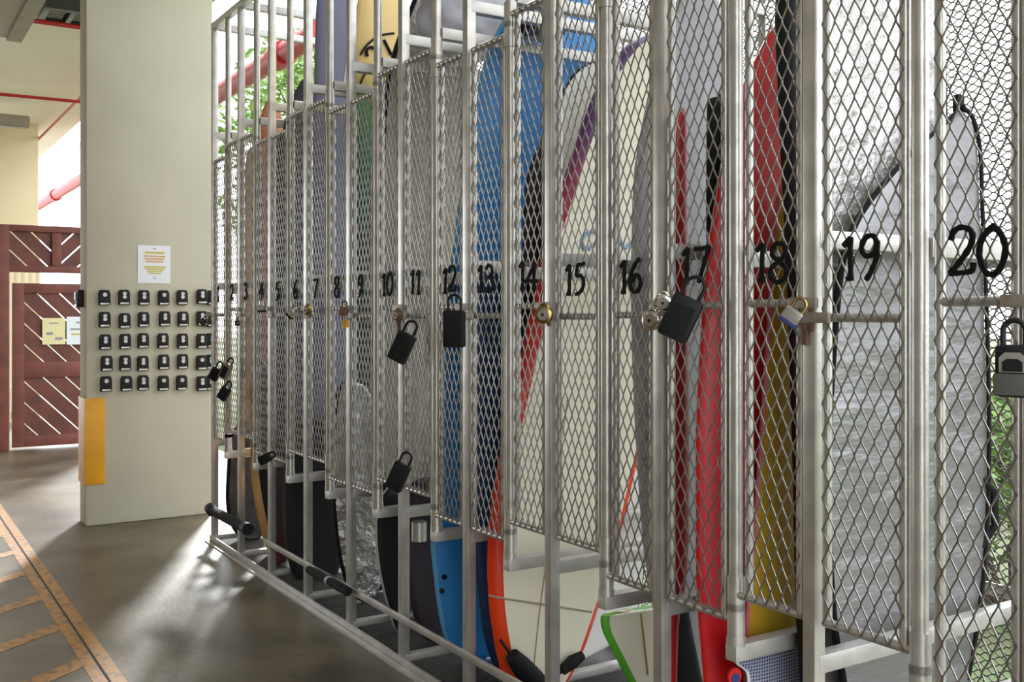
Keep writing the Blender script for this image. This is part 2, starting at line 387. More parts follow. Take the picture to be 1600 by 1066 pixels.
# dropped grey box (duct)
c = on_z(30, 62, 3.95)
t = thing('ceiling_duct', 'grey boxed duct hung below the ceiling towards the gate', 'duct', (c.x+2, c.y-.8, 3.95))
MB().box((c.x, c.y-1.6, 3.95), (c.x+4.2, c.y, CEIL), .01).build('casing', M['grey_paint'], t)
MB().box((c.x-.02, c.y-1.62, 3.93), (c.x+4.2, c.y-1.5, 3.97)).build('edge_trim', M['grey_paint'], t, sm=False)
MB().box((c.x-.02, c.y-.10, 3.93), (c.x+4.2, c.y+.02, 3.97)).build('edge_trim', M['grey_paint'], t, sm=False)
c = on_z(46, 196, 4.1)
t = thing('ceiling_lamp', 'slim dark lamp housing under the ceiling in front of the far column', 'lamp', (c.x, c.y-.5, 4.1))
MB().box((c.x-.08, c.y-1.2, 4.06), (c.x+.08, c.y, 4.22), .03).build('housing', M['grey_paint'], t)
MB().box((c.x-.05, c.y-1.1, 4.045), (c.x+.05, c.y-.06, 4.062), .004).build('lens', M['diffuser'], t)
MB().box((c.x-.02, c.y-.7, 4.22), (c.x+.02, c.y-.66, CEIL)).build('stem', M['grey_paint'], t, sm=False)
# unseen tube lights added as fill for the interior, all out of frame
for i, (x, y) in enumerate(((6.6, -5.0), (1.6, -4.6), (-3.4, -4.6), (-8.4, -3.6))):
    t = thing('fill_tube_light', 'unseen twin tube fill light added over the parking aisle', 'light fixture', (x, y, 4.25), 'added twin tube fill lights')
    MB().box((x-.65, y-.10, 4.30), (x+.65, y+.10, CEIL), .01).build('housing', M['white_paint'], t)
    for s in (-1, 1): MB().tube([(x-.6, y+.05*s, 4.27), (x+.6, y+.05*s, 4.27)], .018, 10).build('tube', M['tube'], t)

# ================================================================== LOCKER RACK
TOP, DEP, NP = 3.41, 1.00, 11
PK = .53                                       # hinge pipes stand just past mid-bay
rack = thing('locker_rack', 'long galvanised steel board locker rack with numbered expanded metal doors', 'locker rack', (2.8, .5, 0))
PW = .019
post_me = MB().box((-PW, -PW, 0), (PW, PW, TOP), .003).mesh('upright_post', M['galv'])
pipe_me = MB().tube([(0,0,.60), (0,0,TOP-.02)], .0185, 16).mesh('hinge_pipe', M['galv'])
rail_me = MB().box((-.020, 0, -.022), (.020, DEP, .022), .002).mesh('depth_bar', M['galv_bar'])
foot_me = MB().box((-.020, -.036, -.022), (.020, DEP-.017, .022), .002).mesh('depth_bar', M['galv_bar'])
rearpost_me = MB().box((-PW, -PW, 0), (PW, PW, TOP), .003).mesh('rear_post', M['galv_bar'])
for k in range(NP):
    x = k*PITCH
    link('upright_post', post_me, rack, (x, 0, 0)); link('rear_post', rearpost_me, rack, (x, DEP, 0))
    for z in (.65, 1.68, 2.67, TOP-.02): link('depth_bar', rail_me, rack, (x, .0, z))
    link('depth_bar', rail_me, rack, (x, .0, .022))
    if k < NP-1:
        xp = (k+PK)*PITCH
        link('hinge_pipe', pipe_me, rack, (xp, .0, 0))
        for z in (.605, 1.645, 2.63): link('depth_bar', rail_me if z > 1 else foot_me, rack, (xp, .017, z))
L_ = (NP-1)*PITCH
MB().box((-.02, -.02, TOP-.04), (L_+.02, .02, TOP), .003).build('top_rail', M['galv'], rack)
MB().box((-.02, DEP-.02, TOP-.04), (L_+.02, DEP+.02, TOP), .003).build('top_rail', M['galv'], rack)
MB().box((-.02, -.028, 0), (L_+.02, -.02+.004, .042), .002).build('floor_rail', M['galv'], rack)
MB().box((-.02, -.06, 0), (L_+.02, -.028, .008), .001).build('floor_rail', M['galv'], rack)
MB().box((-.02, DEP-.02, 0), (L_+.02, DEP+.02, .04), .002).build('floor_rail', M['galv'], rack)
MB().box((1.9*PITCH, -.030, .190), (L_, -.0195, .222), .002).build('front_rail', M['galv'], rack)
for z in (.64, 1.66): MB().box((-.02, DEP+.0195, z-.02), (L_+.02, DEP+.026, z+.02)).build('rear_rail', M['galv_bar'], rack, sm=False)

def expanded(W, H, nx, ny, sw, st, bond, horiz=False):
    """diamond lattice of strands in the x-z plane, lower left corner at the origin"""
    mb = MB(); cw, ch = W/nx, H/ny
    def seg(p, q, wd):
        dx, dz = q[0]-p[0], q[1]-p[1]; l = math.hypot(dx, dz); nx_, nz_ = -dz/l*wd/2, dx/l*wd/2
        vs = []
        for (x, z) in (p, q): vs += [(x+nx_, -st/2, z+nz_), (x+nx_, st/2, z+nz_), (x-nx_, st/2, z-nz_), (x-nx_, -st/2, z-nz_)]
        mb.add(vs, [(0,1,5,4), (1,2,6,5), (2,3,7,6), (3,0,4,7)])
    for j in range(2*ny):
        for i in range(2*nx):
            up = (i+j) % 2 == 0
            a = (i*cw/2, (j if up else j+1)*ch/2); b = ((i+1)*cw/2, (j+1 if up else j)*ch/2)
            # keep a short bonded length at each knuckle, along the long diagonal
            if horiz: a_ = (a[0]+bond/2, a[1]); b_ = (b[0]-bond/2, b[1])
            else:
                s_ = bond/2 if up else -bond/2; a_ = (a[0], a[1]+s_); b_ = (b[0], b[1]-s_)
            mx = (a_[0]*.5+b_[0]*.5, a_[1]*.5+b_[1]*.5)
            seg(a_, b_, sw)
    for j in range(2*ny+1):
        for i in range(2*nx+1):
            if (i+j) % 2 == 0:
                x, z = i*cw/2, j*ch/2
                if horiz: seg((max(0,x-bond*.62), z), (min(W,x+bond*.62), z), sw*1.55)
                else: seg((x, max(0,z-bond*.62)), (x, min(H,z+bond*.62)), sw*1.55)
    return mb
rear = expanded(PITCH-2*PW, TOP-.06, 11, 140, .0036, .002, .008, True).mesh('rear_mesh_panel', M['rear_mesh'], sm=False)
for k in range(NP-1):
    o = link('rear_mesh_panel', rear, rack, (k*PITCH+PW, DEP-.012, .03)); o['kind'] = 'stuff'

# ---- numbered doors
DH = 1.805; FR = .0115
GL = {'0': [[(.30,1),(.08,.78),(.0,.45),(.12,.10),(.28,0),(.46,.12),(.58,.48),(.50,.80),(.34,.99),(.30,1)]],
 '1': [[(.10,.80),(.32,.98)], [(.32,1.0),(.30,.6),(.31,.3),(.30,.0)], [(.18,.02),(.38,.03)]],
 '2': [[(.06,.74),(.14,.93),(.34,1.0),(.54,.90),(.56,.70),(.44,.48),(.20,.20),(.02,.03)], [(.02,.03),(.52,.06),(.58,.24)]],
 '3': [[(.08,.85),(.28,1.0),(.50,.88),(.50,.68),(.26,.54)], [(.26,.54),(.54,.44),(.58,.22),(.40,.03),(.16,.02),(.04,.14)]],
 '4': [[(.46,.0),(.46,.6),(.48,1.0)], [(.48,1.0),(.22,.62),(.0,.34)], [(.0,.34),(.40,.36),(.66,.34)]],
 '5': [[(.56,.98),(.40,.94),(.18,.93)], [(.18,.93),(.14,.74),(.12,.56)], [(.12,.56),(.36,.58),(.52,.42),(.50,.20),(.32,.02),(.10,-.04)]],
 '6': [[(.50,1.0),(.24,.78),(.06,.46),(.06,.20),(.22,.01),(.44,.06),(.54,.28),(.42,.50),(.22,.46),(.08,.26)]],
 '7': [[(.02,.94),(.30,.95),(.62,1.0)], [(.62,1.0),(.44,.56),(.24,.0)]],
 '8': [[(.30,.54),(.08,.70),(.12,.92),(.30,1.0),(.48,.92),(.50,.70),(.30,.54),(.06,.36),(.04,.14),(.28,.0),(.52,.12),(.54,.36),(.30,.54)]],
 '9': [[(.50,.78),(.40,.97),(.20,.96),(.06,.74),(.16,.54),(.36,.54),(.50,.74)], [(.50,.86),(.48,.50),(.34,.18),(.18,-.04)]]}
def digit_mesh(ch):
    mb = MB(); s = .098
    for st in GL[ch]:
        pts = catmull(st, 6) if len(st) > 2 else [np.array(st[0]), np.array(st[0])*.5+np.array(st[1])*.5, np.array(st[1])]
        pts = [(float(q[0])*s, float(q[1])*s) for q in pts]; n = len(pts); L = []; R = []
        for i, (x, z) in enumerate(pts):
            a = pts[max(0,i-1)]; b = pts[min(n-1,i+1)]; dx, dz = b[0]-a[0], b[1]-a[1]; l = math.hypot(dx, dz) or 1
            hw = .0056*(1+.12*math.sin(i*1.3)); L.append((x-dz/l*hw, z+dx/l*hw)); R.append((x+dz/l*hw, z-dx/l*hw))
        vs = []
        for i in range(n):
            for (x, z) in (L[i], R[i]): vs += [(x, -.003, z), (x, .003, z)]
        fs = [(0,1,3,2), (4*n-4,4*n-2,4*n-1,4*n-3)]
        for i in range(n-1):
            b = 4*i; fs += [(b,b+2,b+6,b+4), (b+1,b+5,b+7,b+3), (b,b+4,b+5,b+1), (b+2,b+3,b+7,b+6)]
        mb.add(vs, fs)
    return mb.mesh('number_digit', M['number'], sm=False)
DIG = {c_: digit_mesh(c_) for c_ in '0123456789'}
sleeve_me = MB().tube([(0,0,-.045), (0,0,.045)], .0235, 18).mesh('hinge_sleeve', M['galv'])
collar_me = MB().tube([(0,0,-.012), (0,0,.012)], .0255, 18).mesh('hinge_sleeve', M['galv'])

def door_meshes(odd):
    # local x = 0 at the latch-side tube, running towards the hinge pipe
    W = (PK*PITCH-.045-.036) if odd else ((1-PK)*PITCH-.052-.037)
    ext = .036 if odd else .052
    fr = MB()
    fr.tube([(0,0,0),(0,0,DH)], FR, 10); fr.tube([(W,0,0),(W,0,DH)], FR, 10)
    fr.tube([(-.008,0,0),(W+ext-.012,0,0)], FR, 10); fr.tube([(-.008,0,DH),(W+ext-.012,0,DH)], FR, 10)
    ms = expanded(W+.008, DH+.006, 6 if odd else 5, 24, .0031, .0030, .006)
    ms.v = [(x-.004, y-.012, z-.003) for x, y, z in ms.v]
    bar = MB().tube([(0, 0, 0), (W, 0, 0)], .0105, 10)
    if not odd:
        for q in (fr, ms, bar): q.v = [(-x, y, z) for x, y, z in q.v]
    return W, fr.mesh('door', M['galv']), ms.mesh('door_mesh', M['mesh'], sm=False), bar.mesh('latch_bar', M['galv'])
DM = {True: door_meshes(True), False: door_meshes(False)}
hasp_me = MB().box((-.045, -.017, -.013), (.045, -.005, .013), .003).mesh('hasp', M['latch'])
lever_me = MB().box((-.009, -.012, -.055), (.009, -.004, .0), .004).mesh('hasp_lever', M['rust'])
ZL = {16: 1.495, 17: 1.522}
DOORS = {}
for n in range(1, 21):
    odd = n % 2 == 1; j = (n-1)//2; pair = n//2            # doors n=2q and 2q+1 share post q
    z0 = .690 if pair % 2 == 0 else .760
    xl = j*PITCH+.045 if odd else (j+1)*PITCH-.037
    xh = (j+PK)*PITCH
    W, fm, mm, bmesh_ = DM[odd]
    d = link('door', fm, rack, (xl, -.004, z0)); d['label'] = 'expanded metal door numbered %d' % n
    m_ = link('door_mesh', mm, d, (xl, -.004, z0)); m_['kind'] = 'stuff'
    zl = ZL.get(n, 1.490 if odd else 1.525)
    link('latch_bar', bmesh_, d, (xl, -.004, zl))
    for zz in (z0+.0, z0+DH): link('hinge_sleeve', sleeve_me, d, (xh, 0, zz))
    sgn = 1 if odd else -1
    link('hasp', hasp_me, d, (xl-sgn*.022, -.012, zl))
    if n in (3, 8, 11, 14, 18, 19): link('hasp_lever', lever_me, d, (xl-sgn*.05, -.016, zl-.012))
    s = str(n); cx = xl+sgn*W/2+(.008 if n == 20 else 0); sp = .055 if '1' in s else .070
    zc = 1.582 if n not in (15, 16) else 1.562
    for i, ch in enumerate(s):
        xx = cx+(i-(len(s)-1)/2)*sp-.026
        o = link('number_digit', DIG[ch], d, (xx, -.0235, zc+random.uniform(-.004,.004)), rot=(0, math.radians(random.uniform(-1,4)), 0))
    DOORS[n] = (xl, xh, z0, zl)
# end stop collars under the pipes
for k in range(NP-1): link('pipe_collar', collar_me, rack, ((k+PK)*PITCH, 0, .635))

# black rubber mats under the boards
for k in range(NP-1):
    x = k*PITCH
    o = MB().box((x+.03, .02, 0), (x+PITCH-.03, DEP-.03, .018), .004).build('rubber_mat', M['mat'])
    tag(o, 'black rubber mat on the floor under lockers %d and %d' % (2*k+1, 2*k+2), 'mat', 'rubber mats inside the rack')

# ================================================================== BOARDS AND BAGS
def outline(X, chain):
    pts = [on_x(u, v, X) for u, v in chain]; c_ = catmull([(q.y, q.z) for q in pts], 10)
    return np.array(c_)
def board(name, label, cat, X, left, right, T, m, rim=0., rim_m=None, rim_name='rail', wr=0., nrow=54, nc=14, stretch=False, group=None, seed=0, body='deck', tilt=0., edge=.07, under=None):
    """left / right edge, top to bottom, first and last point shared; the board stands in the plane x = X"""
    Lc, Rc = outline(X, left), outline(X, right)
    def fy(c_, z):
        o_ = np.argsort(c_[:,1]); return np.interp(z, c_[o_,1], c_[o_,0])
    zt = max(Lc[:,1].max(), Rc[:,1].max()); zb = min(Lc[:,1].min(), Rc[:,1].min())
    if zb > .03:
        zm = (zt+zb)/2 if stretch else zb+.12*(zt-zb)
        for c_ in (Lc, Rc):
            lo_ = c_[:,1] < zm; c_[lo_,1] = zm-(zm-c_[lo_,1])*(zm-.02)/(zm-zb)
        zb = .02
    zb = max(zb, .020)
    vs = []; ncol = None
    for i in range(nrow):
        t_ = i/(nrow-1); z = zb+(zt-zb)*(1-math.cos(math.pi*t_))/2
        zz = min(max(z, zb+.0005), zt-.0005)
        yl, yr = max(fy(Lc, zz), .015), min(fy(Rc, zz), .965)
        if yr < yl: yl = yr = (yl+yr)/2
        wd = yr-yl; r = min(rim if rim else .02, wd*.3)
        ds = [0, .12*r, .4*r, .75*r, r] + [r+(wd-2*r)*q/(nc) for q in range(1, nc)] + [wd-r, wd-.75*r, wd-.4*r, wd-.12*r, wd]
        e = min(edge, wd/2+1e-6); tk = T*min(1, wd/.12+.05)
        if i in (0, nrow-1): tk *= .3
        for sd in (1, -1):
            for d in ds:
                m2 = min(d, wd-d); h = tk/2*math.sqrt(max(0, 1-(1-min(1, m2/e))**2))*(.80+.20*math.sin(math.pi*d/max(wd,1e-6)))
                y = yl+d
                if wr:
                    nv = mnoise.noise(Vector((y*5+seed*7, z*3.5, sd*3)))+.6*mnoise.noise(Vector((y*13+seed*3, z*8, sd*2)))
                    h += wr*nv*min(1, m2/.05)
                vs.append((X+sd*h+tilt*(z-zb), y, z))
        ncol = len(ds)
    bf, rf, uf = [], [], []
    for i in range(nrow-1):
        for s_ in (0, 1):
            for c_ in range(ncol-1):
                a = i*2*ncol+s_*ncol+c_; q = (a, a+1, a+1+2*ncol, a+2*ncol)
                if s_: q = q[::-1]
                (rf if rim and (c_ < 4 or c_ >= ncol-5) else (uf if (under and s_) else bf)).append(q)
    for i in (0, nrow-1):
        b0 = i*2*ncol
        for c_ in range(ncol-1): bf.append((b0+c_, b0+c_+1, b0+ncol+c_+1, b0+ncol+c_))
    loc = (X, float((fy(Lc, zb+.01)+fy(Rc, zb+.01))/2), zb)
    def sub(fs):
        ids = sorted({i for f in fs for i in f}); mp = {q: k_ for k_, q in enumerate(ids)}
        mb = MB(); mb.v = [vs[i] for i in ids]; mb.f = [tuple(mp[i] for i in f) for f in fs]; return mb
    root = thing(name, label, cat, loc, group)
    def mk(nm, fs, mm):
        mb = sub(fs); mb.v = [tuple(Vector(p)-Vector(loc)) for p in mb.v]
        me = bpy.data.meshes.new(nm); me.from_pydata(mb.v, [], mb.f); me.materials.append(mm); smooth(me, 75); me.update()
        ob = bpy.data.objects.new(nm, me); COL.objects.link(ob); ob.parent = root; ORG[ob.name] = Vector(loc); return ob
    def surf(y, z):
        yl, yr = max(fy(Lc, z), .015), min(fy(Rc, z), .965); wd = max(yr-yl, 1e-4); d = min(max(y-yl, 0), wd); m2 = min(d, wd-d); e = min(edge, wd/2)
        return X+T*min(1, wd/.12+.05)/2*math.sqrt(max(0, 1-(1-min(1, m2/e))**2))*(.80+.20*math.sin(math.pi*d/wd))
    SURF[root.name] = surf
    b_ = mk(body, bf, m)
    if rim: mk(rim_name, rf, rim_m or m)
    if under: mk('underside', uf, under)
    return root

SURF = {}
B = {}
B['grey_bag'] = mat('silver_grey_fabric', (.24, .236, .245), .32, .5, var=.10, vscale=4, bump=1.0, bscale=4, stretch=(1, .7, 2.2))
B['foil'] = foil_mat('bubble_foil', (.62, .595, .59), .38, .8, 34, .6)
B['foil2'] = foil_mat('crinkled_foil', (.45, .44, .43), .30, .9, 20)
B['trim'] = mat('black_trim', (.006, .006, .007), .75, spec=.3)
B['pale_bag'] = mat('pale_grey_fabric', (.47, .48, .52), .5, .1, var=.08, vscale=5, bump=.12, bscale=8)
B['lavender'] = mat('lavender_fabric', (.42, .41, .47), .6, .05, var=.1, vscale=4, bump=.15, bscale=7)
B['red'] = mat('red_gloss', (.60, .005, .010), .42, var=.08, vscale=3)
B['dark_red'] = mat('deep_red', (.34, .005, .012), .35, var=.1, vscale=3)
B['cream'] = mat('cream_board', (.80, .75, .60), .3, var=.05, vscale=2.5)
B['white'] = mat('white_board', (.80, .80, .77), .3, var=.03)
B['blue'] = mat('blue_foam', (.016, .215, .56), .5, var=.10, vscale=3)
B['navy'] = mat('navy_board', (.012, .045, .16), .45, var=.1)
B['slate'] = mat('slate_blue', (.135, .140, .26), .6, var=.08)
B['blackbag'] = mat('black_fabric', (.009, .009, .010), .65, spec=.3, bump=.15, bscale=10)
B['purple'] = mat('aubergine_fabric', (.020, .012, .022), .65, bump=.15, bscale=10)
B['charcoal'] = mat('charcoal_fabric', (.035, .034, .034), .36, .2, bump=.9, bscale=7)
B['terracotta'] = mat('terracotta_board', (.55, .20, .10), .5, var=.1)
B['timber'] = mat('timber_rail', (.62, .36, .12), .45, var=.25, vscale=9)
B['olive'] = mat('olive_board', (.25, .18, .07), .5, var=.2)
B['green'] = mat('green_rail', (.10, .42, .03), .35)
B['maroon'] = mat('maroon_board', (.16, .03, .035), .5, var=.2)

# -- near end: grey bag, foil bag
board('board_bag', 'smooth silver grey board bag with black piping and pointed tip, seen beyond door 19', 'board bag', 4.935,
      [(1497,168),(1470,195),(1420,240),(1375,290),(1335,345),(1312,410),(1300,520),(1292,640),(1290,820),(1300,980),(1318,1075),(1340,1120),(1420,1150)],
      [(1497,168),(1514,190),(1524,240),(1527,320),(1532,430),(1536,560),(1538,700),(1534,840),(1522,960),(1505,1060),(1480,1110),(1450,1140),(1420,1150)],
      .046, B['grey_bag'], .009, B['trim'], 'piping', wr=.008, seed=1, body='cover', edge=.03)
r_ = bpy.data.objects['board_bag']
GB_R = [(1497,168),(1514,190),(1524,240),(1527,320),(1532,430),(1536,560),(1538,700),(1534,840),(1522,960),(1505,1060)]
cs_ = catmull([(on_x(u, v, 4.935).y, on_x(u, v, 4.935).z) for u, v in GB_R], 8)
MB().tube([(4.935+.017, q[0]-.002, q[1]) for q in cs_], .0065, 8).build('welt_cord', B['trim'], r_)
pt = on_x(1499, 165, 4.935)
MB().box((4.925, pt.y-.02, pt.z-.02), (4.945, pt.y+.012, pt.z+.03), .004).build('pull_tab', B['trim'], r_)
pt = on_x(1541, 800, 4.945)
MB().tube([(4.94, pt.y-.02, pt.z+.10), (4.96, pt.y+.015, pt.z+.06), (4.96, pt.y+.02, pt.z-.04), (4.94, pt.y-.02, pt.z-.10)], .012, 8).build('carry_handle', B['trim'], r_)
board('board_bag', 'tall crinkled silver foil board bag with thick black edge between doors 18 and 19', 'board bag', 4.83,
      [(1330,-330),(1270,-250),(1232,-120),(1216,0),(1222,160),(1230,330),(1238,520),(1244,740),(1248,930),(1255,1040),(1275,1120),(1350,1160)],
      [(1330,-330),(1390,-250),(1440,-120),(1466,20),(1474,200),(1478,420),(1478,640),(1472,850),(1455,1000),(1430,1090),(1400,1140),(1350,1160)],
      .075, B['foil'], .035, B['trim'], 'piping', wr=.008, seed=2, body='cover', edge=.03)
# -- locker 17: painted board, red longboard, grid bodyboard
paint = ramp_mat('sunset_art', 1, [(-.38,(.50,.01,.04)), (-.31,(.52,.02,.07)), (-.295,(.62,.14,.18)), (-.28,(.52,.03,.03)), (-.24,(.54,.13,.012)), (-.20,(.50,.25,.012)), (-.15,(.44,.29,.015)), (.2,(.40,.28,.02))], .35, .04, -.085)
board('surfboard', 'painted surfboard fading from pink and red to mustard yellow, behind door 18', 'surfboard', 4.68,
      [(1222,285),(1211,320),(1205,400),(1195,560),(1183,740),(1170,900),(1162,1010),(1165,1080),(1190,1130),(1230,1150)],
      [(1222,285),(1246,330),(1262,420),(1285,560),(1300,740),(1302,900),(1295,1010),(1280,1080),(1260,1120),(1230,1150)],
      .044, paint, .008, mat('pink_edge', (.48,.10,.13), .4), 'rail', body='deck')
board('surfboard', 'glossy plain red longboard with rounded nose, spanning doors 17 and 18', 'surfboard', 4.60,
      [(1222,28),(1200,55),(1178,98),(1156,145),(1137,205),(1122,290),(1108,380),(1097,500),(1089,640),(1086,780),(1089,930),(1099,1040),(1120,1110),(1160,1140)],
      [(1222,28),(1240,55),(1256,100),(1268,160),(1280,260),(1290,400),(1294,560),(1290,720),(1278,880),(1255,1010),(1220,1090),(1160,1140)],
      .06, B['red'], body='deck', under=B['white'])  # white back added to cut red bounce light on the pale bag
# -- locker 16: pale bag, narrow red board, black sleeve
cb = board('board_bag', 'pale grey padded board bag with small dark print, behind doors 16 and 17', 'board bag', 4.29,
      [(1085,-60),(1050,20),(1022,120),(1004,205),(994,270),(990,380),(990,520),(994,640),(1001,760),(1010,870),(1026,960),(1045,1030),(1072,1075)],
      [(1085,-60),(1120,10),(1142,110),(1152,230),(1156,380),(1154,540),(1148,680),(1140,800),(1128,910),(1110,1000),(1095,1050),(1072,1075)],
      .075, B['pale_bag'], .010, B['pale_bag'], 'piping', wr=.004, seed=3, body='cover', edge=.03)
for i in range(26):
    if i % 3 == 2 and i % 2: continue
    for (du, wv) in ((0, 5), (9, 4)):
        if random.random() < .25: continue
        v = 592+i*6.1; u = 1001+i*.28+du+random.uniform(-1.5,1.5)
        a = on_x(u, v, 4.331); b = on_x(u+wv*random.uniform(.5,1.1), v+random.uniform(1.5,4), 4.331)
        MB().box((4.322, a.y, b.z), (4.3312, b.y, a.z)).build('print', M['ink_grey'], cb, sm=False)
board('surfboard', 'narrow deep red board standing edge-on beside the pale grey bag at door 17', 'surfboard', 4.425,
      [(1067,168),(1060,182),(1056,215),(1051,300),(1048,500),(1048,750),(1048,900),(1046,960),(1045,1060),(1049,1105)],
      [(1067,168),(1072,178),(1074,215),(1075,300),(1076,500),(1076,750),(1074,890),(1062,960),(1055,1060),(1049,1105)],
      .04, B['dark_red'], .004, B['red'], 'rail', body='deck')
board('board_sleeve', 'black board sleeve with grey binding, its tapered end showing below door 17', 'board sleeve', 4.378,
      [(1060,935),(1045,950),(1043,1000),(1052,1060),(1068,1110),(1085,1130)],
      [(1060,935),(1074,948),(1082,990),(1094,1050),(1103,1100),(1085,1130)],
      .040, B['blackbag'], .008, B['charcoal'], 'binding', body='cover', edge=.03)
board('board_bag', 'black flat topped board case behind the red longboard near door 17', 'board bag', 4.53,
      [(1124,150),(1109,156),(1106,200),(1106,420),(1112,640),(1122,860),(1140,1000)],
      [(1124,150),(1146,153),(1150,200),(1156,420),(1160,640),(1158,860),(1140,1000)],
      .05, B['blackbag'], body='cover', edge=.03, stretch=True)
# -- locker 15: green edged bodyboard
gb = board('bodyboard', 'off-white bodyboard with bright green edge standing at the foot of locker 15', 'bodyboard', 4.07,
      [(985,953),(946,960),(939,966),(942,988),(958,1020),(978,1060),(1000,1105),(1040,1125)],
      [(985,953),(1060,942),(1085,948),(1092,972),(1092,1010),(1086,1060),(1075,1100),(1040,1125)],
      .05, B['cream'], .024, B['green'], 'rail', body='deck')
a = on_x(1002, 955, 4.0965); b = on_x(1013, 1055, 4.0965)
MB().tube([(4.0955, a.y, a.z-.01), (4.0965, (a.y+b.y)/2, (a.z+b.z)/2), (4.0955, b.y, b.z)], .0025, 6).build('stringer', B['timber'], gb)
# -- locker 13: big stand-up paddle board
railm = ramp_mat('sup_rail', 2, [(0,(.75,.055,.005)), (1.0,(.70,.03,.006)), (1.55,(.60,.012,.015)), (1.95,(.30,.01,.05)), (2.2,(.09,.015,.13)), (2.6,(.07,.02,.13))], .3)
sup = board('paddle_board', 'large cream paddle board with purple to orange edge behind doors 13 to 16', 'paddle board', 3.46,
      [(1014,52),(985,66),(960,92),(930,142),(900,225),(875,300),(852,375),(833,470),(815,560),(795,650),(778,730),(766,810),(762,890),(768,975),(786,1060),(808,1100),(835,1112)],
      [(1014,52),(1034,72),(1046,120),(1052,200),(1052,300),(1046,420),(1032,540),(1014,630),(998,700),(978,790),(958,870),(936,940),(910,1015),(885,1065),(862,1100),(835,1112)],
      .095, B['cream'], .045, railm, 'rail', body='deck')
def on_sup(u, v, d=.0): return on_x(u, v, 3.46+.0475+d)
def follow(root, X, pts, r, m, nm, n=6):
    cs = catmull([(on_x(u, v, X).y, on_x(u, v, X).z) for u, v in pts], 8); f_ = SURF[root.name]
    MB().tube([(f_(q[0], q[1])+r*.15, q[0], q[1]) for q in cs], r, n).build(nm, m, root)
follow(sup, 3.50, ((886,620),(868,750),(853,870),(840,970),(833,1040)), .0028, mat('tan_stringer', (.50,.36,.17), .5), 'stringer')
follow(sup, 3.50, ((772,934),(800,937),(840,943),(880,949),(924,956)), .0042, mat('tan_seam', (.33,.27,.18), .6), 'seam')
logo = mat('pale_blue_print', (.22, .38, .58), .5)
for k_, st in enumerate(([(912,392),(908,378),(914,366),(926,362),(934,368)], [(918,390),(928,382),(938,390),(948,380),(956,390)], [(962,388),(966,376),(974,388),(984,380),(992,388)], [(934,368),(940,380),(936,392)])):
    follow(sup, 3.50, st, .008, logo, 'printed_script')
# leash straps on the tail
q = on_x(833, 1045, 3.555)
ls = thing('board_leash', 'black leash with padded cuff hanging at the tail of the cream paddle board', 'leash', (3.555, q.y, q.z))
P_ = [on_x(u, v, 3.545) for u, v in ((782,1000),(790,1012),(800,1024))]
MB().tube(P_, .006, 8).build('cord', M['rubber'], ls)
P_ = [on_x(u, v, 3.555) for u, v in ((800,1024),(815,1042),(835,1062),(850,1074))]
MB().tube(P_, [.028,.040,.040,.032], 10).build('cuff', M['rubber'], ls)
P_ = [on_x(u, v, 3.545) for u, v in ((878,1048),(895,1034),(910,1024))]
MB().tube(P_, [.020,.026,.018], 10).build('cuff', M['rubber'], ls)
P_ = [on_x(u, v, 3.545) for u, v in ((850,1070),(866,1060),(878,1048))]
MB().tube(P_, .007, 8).build('cord', M['rubber'], ls)
# white board and black cover behind it
board('surfboard', 'white surfboard with thin dark nose edge behind the cream paddle board at door 15', 'surfboard', 3.265,
      [(946,92),(925,97),(905,107),(890,122),(879,140),(868,165),(852,215),(842,300),(838,480),(842,640),(852,760),(880,800)],
      [(946,92),(965,104),(980,130),(992,180),(1002,260),(1010,400),(1014,560),(1010,680),(985,760),(880,800)],
      .040, B['white'], .012, B['trim'], 'rail', body='deck', stretch=True)
board('board_bag', 'black board cover with slanting shoulder seen through door 14', 'board bag', 3.318,
      [(868,176),(856,195),(838,235),(824,275),(818,330),(816,450),(816,600),(820,760),(836,800)],
      [(868,176),(872,210),(873,300),(872,450),(868,600),(860,760),(836,800)],
      .034, B['blackbag'], body='cover', edge=.03, stretch=True)
# -- locker 12 / 11: navy, blue
board('surfboard', 'dark navy board standing behind door 13', 'surfboard', 3.165,
      [(772,412),(752,425),(742,460),(738,560),(738,700),(742,850),(752,960),(770,1010),(790,1018)],
      [(772,412),(800,430),(822,480),(836,580),(840,700),(834,850),(818,960),(805,1005),(790,1018)],
      .05, B['navy'], body='deck')
bl = board('foam_board', 'wide bright blue foam board rising behind doors 12, 13 and 14', 'foam board', 2.985,
      [(868,-75),(820,-20),(782,38),(758,90),(740,170),(724,270),(710,370),(698,480),(688,600),(679,720),(673,830),(678,900),(690,970),(708,1005),(735,1014)],
      [(868,-75),(905,-30),(930,30),(944,100),(950,200),(946,330),(932,470),(906,620),(874,760),(838,880),(800,970),(770,1008),(735,1014)],
      .075, B['blue'], .010, mat('blue_edge', (.10,.34,.58), .5), 'rail', body='deck', under=B['white'])  # white back added so the silver bag behind catches no blue bounce
for u, v in ((695,902),(691,924)):
    q = on_x(u, v, 3.02); MB().tube([(3.012,q.y,q.z),(3.0225,q.y,q.z)], .011, 10).build('leash_plug', M['black'], bl)
